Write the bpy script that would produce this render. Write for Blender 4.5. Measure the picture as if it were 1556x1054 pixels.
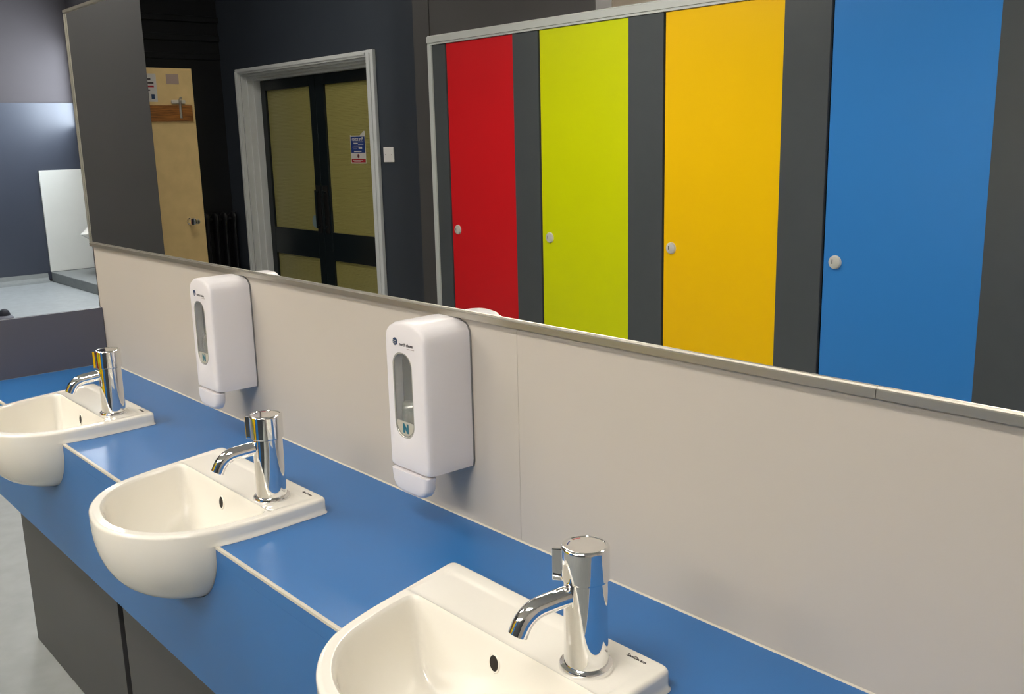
import bpy, bmesh, math, random
from mathutils import Matrix, Vector

scene = bpy.context.scene
for o in list(bpy.data.objects):
    bpy.data.objects.remove(o)
col = scene.collection
R = math.radians

# ------------------------------------------------------------------ camera
H = 0.84                                    # worktop height above the floor
YAW, PITCH, ROLL, FPX = 48.710, -12.236, -1.395, 1467.66
cam_d = bpy.data.cameras.new('camera')
cam_d.sensor_fit = 'HORIZONTAL'
cam_d.sensor_width = 36.0
cam_d.lens = FPX / 1556 * 36.0
cam_d.clip_start = 0.02
cam = bpy.data.objects.new('camera', cam_d)
col.objects.link(cam)
_y, _p, _r = R(YAW), R(PITCH), R(ROLL)
_fw = Vector((-math.sin(_y) * math.cos(_p), math.cos(_y) * math.cos(_p), math.sin(_p)))
_rt = Vector((math.cos(_y), math.sin(_y), 0))
_up = _rt.cross(_fw)
_rt2 = math.cos(_r) * _rt + math.sin(_r) * _up
_up2 = -math.sin(_r) * _rt + math.cos(_r) * _up
CAM = Vector((0, -1.003, H + 0.6613))
M4 = Matrix((_rt2, _up2, -_fw)).transposed().to_4x4()
M4.translation = CAM
cam.matrix_world = M4
scene.camera = cam

# ------------------------------------------------------------------ world, exposure
w = bpy.data.worlds.new('world')
scene.world = w
w.use_nodes = True
w.node_tree.nodes['Background'].inputs[0].default_value = (0.8, 0.85, 0.9, 1)
w.node_tree.nodes['Background'].inputs[1].default_value = 0.05
vs = scene.view_settings
vs.view_transform = 'Standard'
vs.look = 'None'
vs.gamma = 1.0
vs.exposure = 0.95
vs.use_curve_mapping = False

CUBICLE_LIGHT = 15.0
AISLE_LIGHT = 12.5
LOBBY_FILL = 7.0
BACK_LIGHT = 6.0
FAR_LIGHT = 19.0
WINDOW_LIGHT = 7.0
WARM = (1.0, 0.94, 0.85, 1)
COOL = (0.94, 0.97, 1.0, 1)
DAY = (0.80, 0.90, 1.0, 1)

# ------------------------------------------------------------------ materials
def lin(c):
    c = c / 255.0
    return c / 12.92 if c <= 0.04045 else ((c + 0.055) / 1.055) ** 2.4

def rgb(r, g, b):
    return (lin(r), lin(g), lin(b), 1)

MATS = {}

def mat(name, color, rough=0.5, metal=0.0, spec=0.5, noise=0.0, nscale=40.0, bump=0.0, bscale=200.0,
        emit=None, estr=0.0, coat=0.0, trans=0.0, ior=1.45):
    if name in MATS:
        return MATS[name]
    m = bpy.data.materials.new(name)
    m.use_nodes = True
    nt = m.node_tree
    b = nt.nodes['Principled BSDF']
    b.inputs['Base Color'].default_value = color
    b.inputs['Roughness'].default_value = rough
    b.inputs['Metallic'].default_value = metal
    b.inputs['Specular IOR Level'].default_value = spec
    b.inputs['Coat Weight'].default_value = coat
    b.inputs['Coat Roughness'].default_value = 0.05
    b.inputs['Transmission Weight'].default_value = trans
    b.inputs['IOR'].default_value = ior
    if emit:
        b.inputs['Emission Color'].default_value = emit
        b.inputs['Emission Strength'].default_value = estr
    if noise or bump:
        tc = nt.nodes.new('ShaderNodeTexCoord')
    if noise:
        n = nt.nodes.new('ShaderNodeTexNoise')
        n.inputs['Scale'].default_value = nscale
        n.inputs['Detail'].default_value = 5
        mr = nt.nodes.new('ShaderNodeMapRange')
        mr.inputs[1].default_value = 0.3
        mr.inputs[2].default_value = 0.7
        mr.inputs[3].default_value = 1 - noise
        mr.inputs[4].default_value = 1 + noise
        mx = nt.nodes.new('ShaderNodeVectorMath')
        mx.operation = 'SCALE'
        mx.inputs[0].default_value = color[:3]
        nt.links.new(tc.outputs['Object'], n.inputs['Vector'])
        nt.links.new(n.outputs['Fac'], mr.inputs[0])
        nt.links.new(mr.outputs[0], mx.inputs['Scale'])
        nt.links.new(mx.outputs[0], b.inputs['Base Color'])
    if bump:
        n2 = nt.nodes.new('ShaderNodeTexNoise')
        n2.inputs['Scale'].default_value = bscale
        n2.inputs['Detail'].default_value = 3
        bp = nt.nodes.new('ShaderNodeBump')
        bp.inputs['Strength'].default_value = bump
        bp.inputs['Distance'].default_value = 0.002
        nt.links.new(tc.outputs['Object'], n2.inputs['Vector'])
        nt.links.new(n2.outputs['Fac'], bp.inputs['Height'])
        nt.links.new(bp.outputs[0], b.inputs['Normal'])
    MATS[name] = m
    return m

M_SPLASH = mat('beige laminate', rgb(194, 186, 175), 0.45, noise=0.015, nscale=3, bump=0.05, bscale=500)
M_BLUE = mat('blue laminate', rgb(46, 108, 172), 0.33, noise=0.02, nscale=6, bump=0.04, bscale=600)
M_CREAM = mat('cream edging', rgb(206, 198, 184), 0.4)
M_CERAMIC = mat('white ceramic', rgb(238, 234, 224), 0.06, coat=0.3, spec=0.55)
M_CHROME = mat('chrome', (0.86, 0.86, 0.86, 1), 0.035, metal=1.0)
M_DARKHOLE = mat('dark hole', rgb(35, 30, 24), 0.7)
M_MIRROR = mat('mirror glass', (0.93, 0.94, 0.935, 1), 0.0, metal=1.0)
M_ALU = mat('satin aluminium', rgb(176, 172, 162), 0.35, metal=0.75)
M_ALU_RAIL = mat('silver anodised rail', rgb(206, 209, 206), 0.4, metal=0.1)
M_DISP = mat('white plastic', rgb(228, 224, 226), 0.35, bump=0.04, bscale=900)
M_DISP_BACK = mat('grey plastic seam', rgb(120, 118, 118), 0.5)
M_CLEAR = mat('clear plastic', (0.95, 0.97, 0.96, 1), 0.05, trans=0.92, ior=1.3)
M_WINBACK = mat('dispenser interior', rgb(82, 83, 76), 0.4)
M_POUCH = mat('soap pouch', rgb(126, 126, 116), 0.4, noise=0.1, nscale=60)
M_LABEL = mat('grey beige card', rgb(186, 182, 168), 0.5)
M_TEAL = mat('teal print', rgb(34, 104, 124), 0.5)
M_NAVYINK = mat('navy print', rgb(28, 56, 92), 0.5)
M_INK = mat('dark print', rgb(60, 52, 56), 0.5)
M_GREYINK = mat('grey print', rgb(168, 152, 150), 0.5)
M_CHARCOAL = mat('charcoal laminate', rgb(74, 74, 76), 0.42, noise=0.04, nscale=8)
M_SLATE = mat('slate grey panel', rgb(92, 92, 102), 0.45, noise=0.02, nscale=5)
M_PILASTER = mat('dark grey laminate', rgb(76, 80, 83), 0.36, noise=0.03, nscale=10)
M_RED = mat('red laminate', rgb(216, 26, 34), 0.33, spec=0.35)
M_LIME = mat('lime laminate', rgb(218, 226, 0), 0.33, spec=0.3)
M_YELLOW = mat('yellow laminate', rgb(255, 202, 0), 0.33, spec=0.3)
M_DOORBLUE = mat('blue door laminate', rgb(52, 130, 206), 0.33, spec=0.4)
M_LOCK = mat('satin lock metal', rgb(216, 214, 206), 0.3, metal=0.2)
M_BLACK = mat('black gap', rgb(10, 10, 11), 0.8)
M_FLOOR = mat('grey vinyl floor', rgb(172, 177, 177), 0.42, noise=0.07, nscale=14, bump=0.06, bscale=300)
M_CEIL = mat('white ceiling', rgb(232, 232, 228), 0.8, bump=0.05)
M_PURPLE = mat('mauve grey paint', rgb(70, 65, 67), 0.7, noise=0.02, nscale=4, bump=0.08, bscale=250)
M_CLAD = mat('blue grey cladding', rgb(66, 71, 83), 0.32, spec=0.9, noise=0.02, nscale=4)
M_WHITEPANEL = mat('white wall board', rgb(226, 226, 218), 0.45, noise=0.02, nscale=4)
M_STEP = mat('grey step vinyl', rgb(140, 144, 142), 0.5, noise=0.06, nscale=18)
M_NAVY = mat('navy charcoal paint', rgb(56, 62, 72), 0.5, noise=0.03, nscale=4, bump=0.06)
M_BLACKPAINT = mat('black paint', rgb(24, 25, 28), 0.45, noise=0.05, nscale=5)
M_BROWN = mat('umber grey paint', rgb(72, 70, 70), 0.6, noise=0.03, nscale=4, bump=0.06)
M_GREYWALL = mat('grey screen paint', rgb(82, 82, 84), 0.55, noise=0.02, nscale=4, bump=0.05)
M_LIGHTWALL = mat('pale cream paint', rgb(214, 206, 196), 0.7, bump=0.05)
M_WHITEPAINT = mat('white gloss paint', rgb(222, 224, 224), 0.35)
M_DOORDARK = mat('dark teal gloss paint', rgb(20, 28, 32), 0.3)
M_FADEDWOOD = mat('faded plywood', rgb(226, 196, 138), 0.5, noise=0.06, nscale=9)
M_PAPER = mat('paper', rgb(206, 202, 198), 0.7)
M_MAUVEPAPER = mat('mauve tape', rgb(172, 150, 140), 0.7)
M_REDINK = mat('red print', rgb(176, 24, 42), 0.5)
M_BLUEINK = mat('blue print', rgb(24, 58, 130), 0.5)
M_DISC = mat('pale blue sticker', rgb(128, 150, 156), 0.5)
M_RUBBER = mat('dark rubber', rgb(52, 52, 60), 0.6)
M_RUBBERBASE = mat('grey rubber', rgb(112, 112, 120), 0.6)

def wood_mat():
    m = bpy.data.materials.new('brown wood')
    m.use_nodes = True
    nt = m.node_tree
    b = nt.nodes['Principled BSDF']
    b.inputs['Roughness'].default_value = 0.45
    tc = nt.nodes.new('ShaderNodeTexCoord')
    mp = nt.nodes.new('ShaderNodeMapping')
    mp.inputs['Scale'].default_value = (4, 4, 60)
    n = nt.nodes.new('ShaderNodeTexNoise')
    n.inputs['Scale'].default_value = 2.0
    n.inputs['Detail'].default_value = 6
    cr = nt.nodes.new('ShaderNodeValToRGB')
    cr.color_ramp.elements[0].position = 0.3
    cr.color_ramp.elements[0].color = rgb(96, 56, 20)
    cr.color_ramp.elements[1].position = 0.7
    cr.color_ramp.elements[1].color = rgb(176, 112, 48)
    nt.links.new(tc.outputs['Object'], mp.inputs['Vector'])
    nt.links.new(mp.outputs[0], n.inputs['Vector'])
    nt.links.new(n.outputs['Fac'], cr.inputs[0])
    nt.links.new(cr.outputs[0], b.inputs['Base Color'])
    return m

def reeded_glass_mat():
    m = bpy.data.materials.new('olive reeded glass')
    m.use_nodes = True
    nt = m.node_tree
    b = nt.nodes['Principled BSDF']
    b.inputs['Roughness'].default_value = 0.3
    b.inputs['Base Color'].default_value = rgb(160, 152, 90)
    tc = nt.nodes.new('ShaderNodeTexCoord')
    wv = nt.nodes.new('ShaderNodeTexWave')
    wv.wave_type = 'BANDS'
    wv.bands_direction = 'Z'
    wv.inputs['Scale'].default_value = 28.0
    wv.inputs['Distortion'].default_value = 0.6
    wv.inputs['Detail'].default_value = 1.0
    bp = nt.nodes.new('ShaderNodeBump')
    bp.inputs['Strength'].default_value = 0.5
    bp.inputs['Distance'].default_value = 0.004
    nt.links.new(tc.outputs['Object'], wv.inputs['Vector'])
    nt.links.new(wv.outputs['Fac'], bp.inputs['Height'])
    nt.links.new(bp.outputs[0], b.inputs['Normal'])
    return m

M_WOOD = wood_mat()
M_REEDED = reeded_glass_mat()

# ------------------------------------------------------------------ helpers
def link(o, parent=None):
    col.objects.link(o)
    if parent is not None:
        o.parent = parent
    return o

def tag(o, label=None, cat=None, group=None, kind=None):
    if label:
        o['label'] = label
    if cat:
        o['category'] = cat
    if group:
        o['group'] = group
    if kind:
        o['kind'] = kind
    return o

def thing(name, loc, label, cat, group=None, rz=0.0):
    o = bpy.data.objects.new(name, None)
    o.empty_display_size = 0.05
    o.location = loc
    o.rotation_euler = (0, 0, rz)
    link(o)
    return tag(o, label, cat, group)

def mesh(name, verts, faces, m, parent=None, smooth=False, loc=(0, 0, 0), fix=True, sharp=None):
    me = bpy.data.meshes.new(name)
    me.from_pydata([tuple(v) for v in verts], [], faces)
    me.materials.append(m)
    if fix:
        bm = bmesh.new()
        bm.from_mesh(me)
        bmesh.ops.remove_doubles(bm, verts=bm.verts, dist=1e-6)
        bmesh.ops.recalc_face_normals(bm, faces=bm.faces)
        bm.to_mesh(me)
        bm.free()
    if smooth:
        me.polygons.foreach_set('use_smooth', [True] * len(me.polygons))
        if sharp:
            me.set_sharp_from_angle(angle=R(sharp))
    o = bpy.data.objects.new(name, me)
    o.location = loc
    return link(o, parent)

def box(name, x0, x1, y0, y1, z0, z1, m, parent=None, bevel=0.0, loc=(0, 0, 0)):
    me = bpy.data.meshes.new(name)
    bm = bmesh.new()
    bmesh.ops.create_cube(bm, size=1.0)
    for v in bm.verts:
        v.co = Vector(((x0 + x1) / 2 + v.co.x * (x1 - x0), (y0 + y1) / 2 + v.co.y * (y1 - y0),
                       (z0 + z1) / 2 + v.co.z * (z1 - z0)))
    if bevel:
        bmesh.ops.bevel(bm, geom=bm.edges[:], offset=bevel, segments=2, affect='EDGES', profile=0.6)
    bm.to_mesh(me)
    bm.free()
    me.materials.append(m)
    o = bpy.data.objects.new(name, me)
    o.location = loc
    return link(o, parent)

def struct(name, x0, x1, y0, y1, z0, z1, m, parent=None, bevel=0.0):
    """a piece of the setting whose origin lies at its base"""
    cx, cy = (x0 + x1) / 2, (y0 + y1) / 2
    o = box(name, x0 - cx, x1 - cx, y0 - cy, y1 - cy, 0, z1 - z0, m, parent, bevel, (cx, cy, z0))
    return tag(o, kind='structure')

def prism(name, outline, axis, d0, d1, m, parent=None, smooth=False, loc=(0, 0, 0), bevel=0.0):
    """extrude a 2-D outline; axis 'z': (x,y), axis 'y': (x,z), axis 'x': (y,z)"""
    def P(u, v, d):
        return {'z': (u, v, d), 'y': (u, d, v), 'x': (d, u, v)}[axis]
    n = len(outline)
    verts = [P(u, v, d0) for u, v in outline] + [P(u, v, d1) for u, v in outline]
    faces = [list(range(n)), list(range(2 * n - 1, n - 1, -1))]
    faces += [[i, (i + 1) % n, n + (i + 1) % n, n + i] for i in range(n)]
    o = mesh(name, verts, faces, m, parent, smooth, loc, sharp=35)
    if bevel:
        bm = bmesh.new()
        bm.from_mesh(o.data)
        ed = [e for e in bm.edges if len(e.link_faces) == 2 and e.calc_face_angle() > 0.6]
        bmesh.ops.bevel(bm, geom=ed, offset=bevel, segments=2, affect='EDGES', profile=0.6)
        bm.to_mesh(o.data)
        bm.free()
    return o

def lathe(name, prof, m, parent=None, seg=40, loc=(0, 0, 0), rot=None, sharp=40):
    verts, faces = [], []
    n = len(prof)
    for i in range(seg):
        a = 2 * math.pi * i / seg
        for r, z in prof:
            verts.append((r * math.cos(a), r * math.sin(a), z))
    for i in range(seg):
        for j in range(n - 1):
            a, b = i * n + j, ((i + 1) % seg) * n + j
            faces.append([a, b, b + 1, a + 1])
    if prof[0][0] > 1e-6:
        faces.append([i * n for i in range(seg)][::-1])
    if prof[-1][0] > 1e-6:
        faces.append([i * n + n - 1 for i in range(seg)])
    o = mesh(name, verts, [f for f in faces], m, parent, True, loc, sharp=sharp)
    if rot:
        o.rotation_euler = rot
    return o

def tube(name, pts, rad, m, parent=None, seg=20, loc=(0, 0, 0), cap=True):
    pts = [Vector(p) for p in pts]
    verts, faces = [], []
    up0 = None
    for i, p in enumerate(pts):
        t = (pts[min(i + 1, len(pts) - 1)] - pts[max(i - 1, 0)]).normalized()
        if up0 is None:
            up0 = Vector((1, 0, 0)) if abs(t.x) < 0.9 else Vector((0, 0, 1))
        s = t.cross(up0).normalized()
        u = s.cross(t).normalized()
        up0 = u
        r = rad[i] if isinstance(rad, (list, tuple)) else rad
        for k in range(seg):
            a = 2 * math.pi * k / seg
            verts.append(p + s * (r * math.cos(a)) + u * (r * math.sin(a)))
    for i in range(len(pts) - 1):
        for k in range(seg):
            a, b = i * seg + k, i * seg + (k + 1) % seg
            faces.append([a, b, b + seg, a + seg])
    if cap:
        faces.append(list(range(seg))[::-1])
        faces.append(list(range((len(pts) - 1) * seg, len(pts) * seg)))
    return mesh(name, verts, faces, m, parent, True, loc, sharp=40)

def text(name, body, size, loc, rot, m, parent=None, extrude=0.0002, sx=1.0, bold=0.0):
    cu = bpy.data.curves.new(name, 'FONT')
    cu.body = body
    cu.size = size
    cu.align_x = 'CENTER'
    cu.align_y = 'CENTER'
    cu.extrude = extrude
    cu.offset = bold
    tmp = bpy.data.objects.new(name, cu)
    col.objects.link(tmp)
    dg = bpy.context.evaluated_depsgraph_get()
    me = bpy.data.meshes.new_from_object(tmp.evaluated_get(dg))
    bpy.data.objects.remove(tmp)
    me.materials.clear()
    me.materials.append(m)
    o = bpy.data.objects.new(name, me)
    o.location = loc
    o.rotation_euler = rot
    o.scale = (sx, 1, 1)
    return link(o, parent)

def copy_tree(o, parent=None):
    c = o.copy()
    col.objects.link(c)
    c.parent = parent
    for ch in o.children:
        copy_tree(ch, c)
    return c

def rounded_rect(x0, x1, z0, z1, r, seg=6):
    pts = []
    for cx, cz, a0 in ((x1 - r, z1 - r, 0), (x0 + r, z1 - r, 90), (x0 + r, z0 + r, 180), (x1 - r, z0 + r, 270)):
        for k in range(seg + 1):
            a = R(a0 + 90 * k / seg)
            pts.append((cx + r * math.cos(a), cz + r * math.sin(a)))
    return pts

def inside_cast(fn, cx, cy, ang, far=1.0):
    lo, hi = 0.0, far
    c, s = math.cos(ang), math.sin(ang)
    for _ in range(40):
        mid = (lo + hi) / 2
        if fn(cx + c * mid, cy + s * mid):
            lo = mid
        else:
            hi = mid
    return lo

# ------------------------------------------------------------------ key dimensions (metres)
XE = -3.083            # far end of the splashback and mirror
XW = -3.062            # inner face of the low end panel
XR = 1.25              # near end of the counter, out of the picture
WD = 0.3805            # worktop depth
FASCIA = 0.3028
ZM0, ZM1 = H + 0.3663, H + 1.0551          # mirror frame bottom and top
CEIL = 3.30
CEIL_LOW = 2.70
FAUX, SP = -0.7527, 0.800                   # tap position and basin spacing
YC = -2.538            # cubicle front plane
YD = -2.850            # double-door wall plane
XFAR = -11.90
XBLACK = -8.06
XSCREEN = -6.53
YUR = 2.86

# ------------------------------------------------------------------ setting
fl = struct('floor', XFAR, 1.6, -4.1, 3.0, -0.1, 0.0, M_FLOOR)
struct('ceiling_aisle', -4.834, 1.48, -4.0, 0.10, CEIL_LOW, CEIL_LOW + 0.08, M_CEIL)
ce = struct('ceiling', XFAR, 1.6, -4.1, 3.0, CEIL, CEIL + 0.1, M_CEIL)
struct('wall_far', XFAR - 0.12, XFAR, -0.10, 3.0, 0, CEIL, M_PURPLE)
struct('wall_urinals', XFAR, 1.6, YUR, YUR + 0.12, 0, CEIL, M_PURPLE)
struct('wall_near', 1.48, 1.6, -4.1, YUR, 0, CEIL, M_LIGHTWALL)
struct('wall_cubicle_back', -4.834, 1.48, -4.1, -4.0, 0, CEIL, M_LIGHTWALL)
struct('wall_lobby_end', XBLACK - 0.12, XBLACK, YD, -0.10, 0, CEIL, M_BLACKPAINT)
struct('wall_lobby_side', XFAR - 0.12, XBLACK, -0.22, -0.10, 0, CEIL, M_PURPLE)
struct('wall_screen', XSCREEN - 0.10, XSCREEN, -1.600, -0.12, 0, CEIL, M_GREYWALL, bevel=0.004)
# door wall with an opening for the double doors
DX0, DX1, DZ = -7.710, -5.788, 2.061
struct('wall_doors', DX1, -4.834, YD - 0.22, YD, 0, CEIL, M_NAVY)
struct('wall_doors_end', XBLACK - 0.12, DX0, YD - 0.22, YD, 0, CEIL, M_NAVY)
struct('wall_doors_head', DX0, DX1, YD - 0.22, YD, DZ, CEIL, M_NAVY)
# nib and bulkhead around the cubicles
struct('wall_nib', -4.834, -4.679, YD, YC, 0, CEIL_LOW, M_BROWN)
struct('wall_bulkhead', -4.679, -3.36, YC - 0.12, YC - 0.006, 2.088, CEIL_LOW, M_BROWN)
struct('wall_cubicle_end', -4.834, -4.70, -4.0, YD, 0, CEIL, M_LIGHTWALL)
# service partition that carries splashback and mirror
struct('wall_basins', XE, XR, 0.004, 0.16, 0, ZM1 + 0.004, M_SLATE)

# mouldings on the dark lobby wall
for i, (z, d) in enumerate(((2.20, 0.015), (2.35, 0.025), (2.50, 0.03))):
    tag(struct('trim_%d' % (i + 1), XBLACK, XBLACK + d, YD, -1.2, z, z + 0.05, M_BLACKPAINT, bevel=0.008))

# cladding on the far wall
tag(box('wall_panel', -0.012, 0.012, -1.35, 1.35, 0, 1.985, M_CLAD, None, 0.002, (XFAR + 0.013, 1.49, 0.02)),
    'glossy blue-grey wall board standing beside the white urinal board', 'wall panel')
wp = box('urinal_board', -0.012, 0.012, -0.245, 0.245, 0, 1.15, M_WHITEPANEL, None, 0.002, (XFAR + 0.040, 2.595, 0.112))
tag(wp, 'white wall board rising from the grey step beside the urinal', 'wall panel')
st = box('urinal_step', -5.5, 5.5, -0.25, 0.25, 0, 0.11, M_STEP, None, 0.008, (XFAR + 5.56, 2.597, 0))
tag(st, 'low grey vinyl step running along below the urinal', 'step')
cv = prism('trim_4', [(0, 0), (0.10, 0), (0.03, 0.018), (0.012, 0.05), (0, 0.10)], 'y', -1.1, 1.1, M_STEP, None,
           loc=(XFAR + 0.026, 1.22, 0.0))
tag(cv, kind='structure')

# urinal
ur = thing('urinal', (XFAR + 0.80, YUR, 0.54), 'white ceramic bowl urinal hung beside the white wall board', 'urinal')
def make_urinal():
    # local: wall at y=0, bowl projects to -y; loft of horizontal sections
    secs = [(-0.16, 0.06, 0.05), (-0.14, 0.11, 0.10), (-0.09, 0.145, 0.19), (-0.03, 0.165, 0.285), (0.02, 0.172, 0.36),
            (0.035, 0.172, 0.372), (0.06, 0.172, 0.335), (0.16, 0.168, 0.24), (0.28, 0.155, 0.16), (0.40, 0.13, 0.12),
            (0.46, 0.10, 0.10), (0.48, 0.05, 0.07)]
    N = 28
    v, f = [], []
    for z, a, d in secs:
        for k in range(N + 1):
            t = math.pi * k / N
            v.append((a * math.cos(t), -d * math.sin(t) ** 0.8 if 0 < k < N else 0.0, z))
    n = N + 1
    for i in range(len(secs) - 1):
        for k in range(N):
            f.append([i * n + k, i * n + k + 1, (i + 1) * n + k + 1, (i + 1) * n + k])
        f.append([i * n + N, i * n, (i + 1) * n, (i + 1) * n + N])
    f.append(list(range(n)))
    f.append(list(range((len(secs) - 1) * n, len(secs) * n))[::-1])
    mesh('bowl', v, f, M_CERAMIC, ur, True, sharp=50)
    # hollow mouth: darker inner dish standing proud of the sloping front
    vi, fi = [], []
    rings = [(1.0, 0.004), (0.9, 0.0), (0.6, -0.02), (0.0, -0.03)]
    K = 24
    for s, dep in rings:
        for k in range(K):
            t = 2 * math.pi * k / K
            x = 0.125 * s * math.cos(t)
            zz = 0.17 + 0.13 * s * math.sin(t)
            y = -(0.335 + (zz - 0.06) / (0.40 - 0.06) * (0.12 - 0.335)) * (1 - (x / 0.2) ** 2) - 0.004 - dep
            vi.append((x, y, zz))
    for i in range(len(rings) - 1):
        for k in range(K):
            fi.append([i * K + k, i * K + (k + 1) % K, (i + 1) * K + (k + 1) % K, (i + 1) * K + k])
    mesh('rim', vi, fi, M_CERAMIC, ur, True)
    tube('waste_pipe', [(0, -0.06, -0.155), (0, -0.06, -0.26), (0, -0.03, -0.29), (0, -0.0, -0.29)], 0.018, M_CHROME, ur)
    tube('flush_pipe', [(0, -0.05, 0.47), (0, -0.05, 0.95)], 0.011, M_CHROME, ur)
make_urinal()

ds = thing('door_stop', (-9.55, 1.255, 0.0), 'small dark rubber stop on the grey floor beyond the low end panel', 'door stop')
lathe('base', [(0.0, 0.0), (0.075, 0.0), (0.075, 0.012), (0.05, 0.03), (0.0, 0.03)], M_RUBBERBASE, ds, 28)
lathe('dome', [(0.05, 0.028), (0.048, 0.05), (0.036, 0.075), (0.015, 0.088), (0.0, 0.09)], M_RUBBER, ds, 28)

# ------------------------------------------------------------------ splashback
sb = thing('splashback', (-1.13, 0, H), 'plain beige laminate splashback running below the long mirror', 'splashback')
box('splash_panel', XE + 1.13, -0.0003, 0.0, 0.004, 0.0, 0.3663, M_SPLASH, sb)
box('splash_panel', 0.0003, XR + 1.13, 0.0, 0.004, 0.0, 0.3663, M_SPLASH, sb)
box('edge_strip', XE + 1.13 - 0.004, XE + 1.13, -0.001, 0.004, 0.0, 0.3663, M_CHARCOAL, sb)
prism('sealant_bead', [(0.0, 0.0), (-0.0022, 0.0), (-0.0015, 0.0014), (0.0, 0.0022)], 'x', XW + 1.13, XR + 1.13, M_CREAM, sb)

# ------------------------------------------------------------------ mirror
mi = thing('wall_mirror', (-1.0, 0, ZM0), 'long wall mirror reflecting coloured cubicle doors above the beige splashback', 'mirror')
gz0, gz1 = 0.0130, ZM1 - ZM0 - 0.010
box('glass', XE + 1.0 + 0.0046, XR + 1.0, -0.006, 0.0035, gz0 - 0.003, gz1 + 0.003, M_MIRROR, mi)
XJ = -0.5155
for a, b in ((XE, XJ - 0.0004), (XJ + 0.0004, XR)):
    prism('bottom_rail', [(-0.0115, 0.0), (0.0035, 0.0), (0.0035, gz0 - 0.003), (-0.0065, gz0 - 0.003), (-0.0065, gz0),
                          (-0.0085, gz0 + 0.0006), (-0.0095, gz0 - 0.0018), (-0.0115, gz0 - 0.003)], 'x',
          a + 1.0, b + 1.0, M_ALU, mi)
prism('top_rail', [(-0.0115, gz1 + 0.010), (0.0035, gz1 + 0.010), (0.0035, gz1 + 0.003), (-0.0065, gz1 + 0.003), (-0.0065, gz1),
                   (-0.0095, gz1 + 0.001), (-0.0115, gz1 + 0.003)], 'x', XE + 1.0, XR + 1.0, M_ALU, mi)
box('side_rail', XE + 1.0 - 0.001, XE + 1.0 + 0.001, -0.0105, 0.0035, gz0, gz1, M_ALU, mi)
box('glass_edge', XE + 1.0 + 0.0012, XE + 1.0 + 0.0045, -0.0062, 0.0035, gz0, gz1, mat('bevelled glass edge', rgb(210, 216, 206), 0.08, metal=0.85), mi)

# ------------------------------------------------------------------ basins
BA, BYB = 0.214, -0.164        # half width and rear edge
IYB = -0.272                   # rear edge of the bowl opening
RIMW = 0.0195                  # rim width
# plan of the rim, from the rear left corner round the front to the rear right corner
PLAN = [(-0.2140, -0.164), (-0.2030, -0.215), (-0.1905, -0.272), (-0.1800, -0.320), (-0.1690, -0.362), (-0.1520, -0.409),
        (-0.1320, -0.440), (-0.1080, -0.464), (-0.0760, -0.486), (-0.0390, -0.502), (0.0110, -0.513), (0.0580, -0.515),
        (0.1000, -0.506), (0.1400, -0.487), (0.1740, -0.458), (0.1985, -0.424), (0.2130, -0.384), (0.2195, -0.340),
        (0.2205, -0.290), (0.2180, -0.230), (0.2145, -0.164)]
HRIM = 0.029
BDEEP = 0.146
CYB = -0.335           # centre that the outlines are cast from
XC_OFF = -0.1375       # basin centre relative to the tap

def spline(pts, sub=8):
    """Catmull-Rom through the points"""
    P_ = [Vector(p) for p in pts]
    P_ = [P_[0] * 2 - P_[1]] + P_ + [P_[-1] * 2 - P_[-2]]
    out = []
    for k in range(1, len(P_) - 2):
        a, b, c, d = P_[k - 1:k + 3]
        for q in range(sub):
            t = q / sub
            out.append(0.5 * ((2 * b) + (c - a) * t + (2 * a - 5 * b + 4 * c - d) * t * t + (3 * b - a - 3 * c + d) * t ** 3))
    out.append(P_[-2].copy())
    return out

def poly_cast(poly, cx, cy, ang):
    """distance from the centre to a closed polygon along a direction"""
    dx, dy = math.cos(ang), math.sin(ang)
    best = 0.0
    for k in range(len(poly)):
        ax, ay = poly[k][0] - cx, poly[k][1] - cy
        bx_, by_ = poly[(k + 1) % len(poly)][0] - cx, poly[(k + 1) % len(poly)][1] - cy
        ex, ey = bx_ - ax, by_ - ay
        den = dx * ey - dy * ex
        if abs(den) < 1e-12:
            continue
        t = (ax * ey - ay * ex) / den
        u = (ax * dy - ay * dx) / den
        if t > 0 and -1e-9 <= u <= 1 + 1e-9:
            best = max(best, t)
    return best

def round_corner(p0, p1, p2, r, seg=6):
    a, b = (Vector(p0) - Vector(p1)).normalized(), (Vector(p2) - Vector(p1)).normalized()
    p1 = Vector(p1)
    return [(1 - t) ** 2 * (p1 + a * r) + 2 * t * (1 - t) * p1 + t * t * (p1 + b * r) for t in [k / seg for k in range(seg + 1)]]

_sp = spline(PLAN)
_cl = round_corner(_sp[6], _sp[0], _sp[-1], 0.012)
_cr = round_corner(_sp[0], _sp[-1], _sp[-7], 0.012)
OUT_POLY = list(reversed(_cl)) + [p for p in _sp if p.y < BYB - 0.013] + list(reversed(_cr))
_off = []
for k in range(len(_sp)):
    t_ = (_sp[min(k + 1, len(_sp) - 1)] - _sp[max(k - 1, 0)]).normalized()
    _off.append(_sp[k] + Vector((-t_.y, t_.x)) * RIMW)
_in = [p for p in _off if p.y < IYB - 0.03]
def _at_y(y):
    for a, b in zip(_off, _off[1:]):
        if (a.y - y) * (b.y - y) <= 0:
            return a + (b - a) * ((y - a.y) / (b.y - a.y))
_rev = list(reversed(_off))
def _at_y_r(y):
    for a, b in zip(_rev, _rev[1:]):
        if (a.y - y) * (b.y - y) <= 0:
            return a + (b - a) * ((y - a.y) / (b.y - a.y))
_l, _r2 = _at_y(IYB), _at_y_r(IYB)
IN_POLY = (list(reversed(round_corner(_in[0], _l, _r2, 0.024, 8))) + _in + list(reversed(round_corner(_l, _r2, _in[-1], 0.024, 8))))

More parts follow.
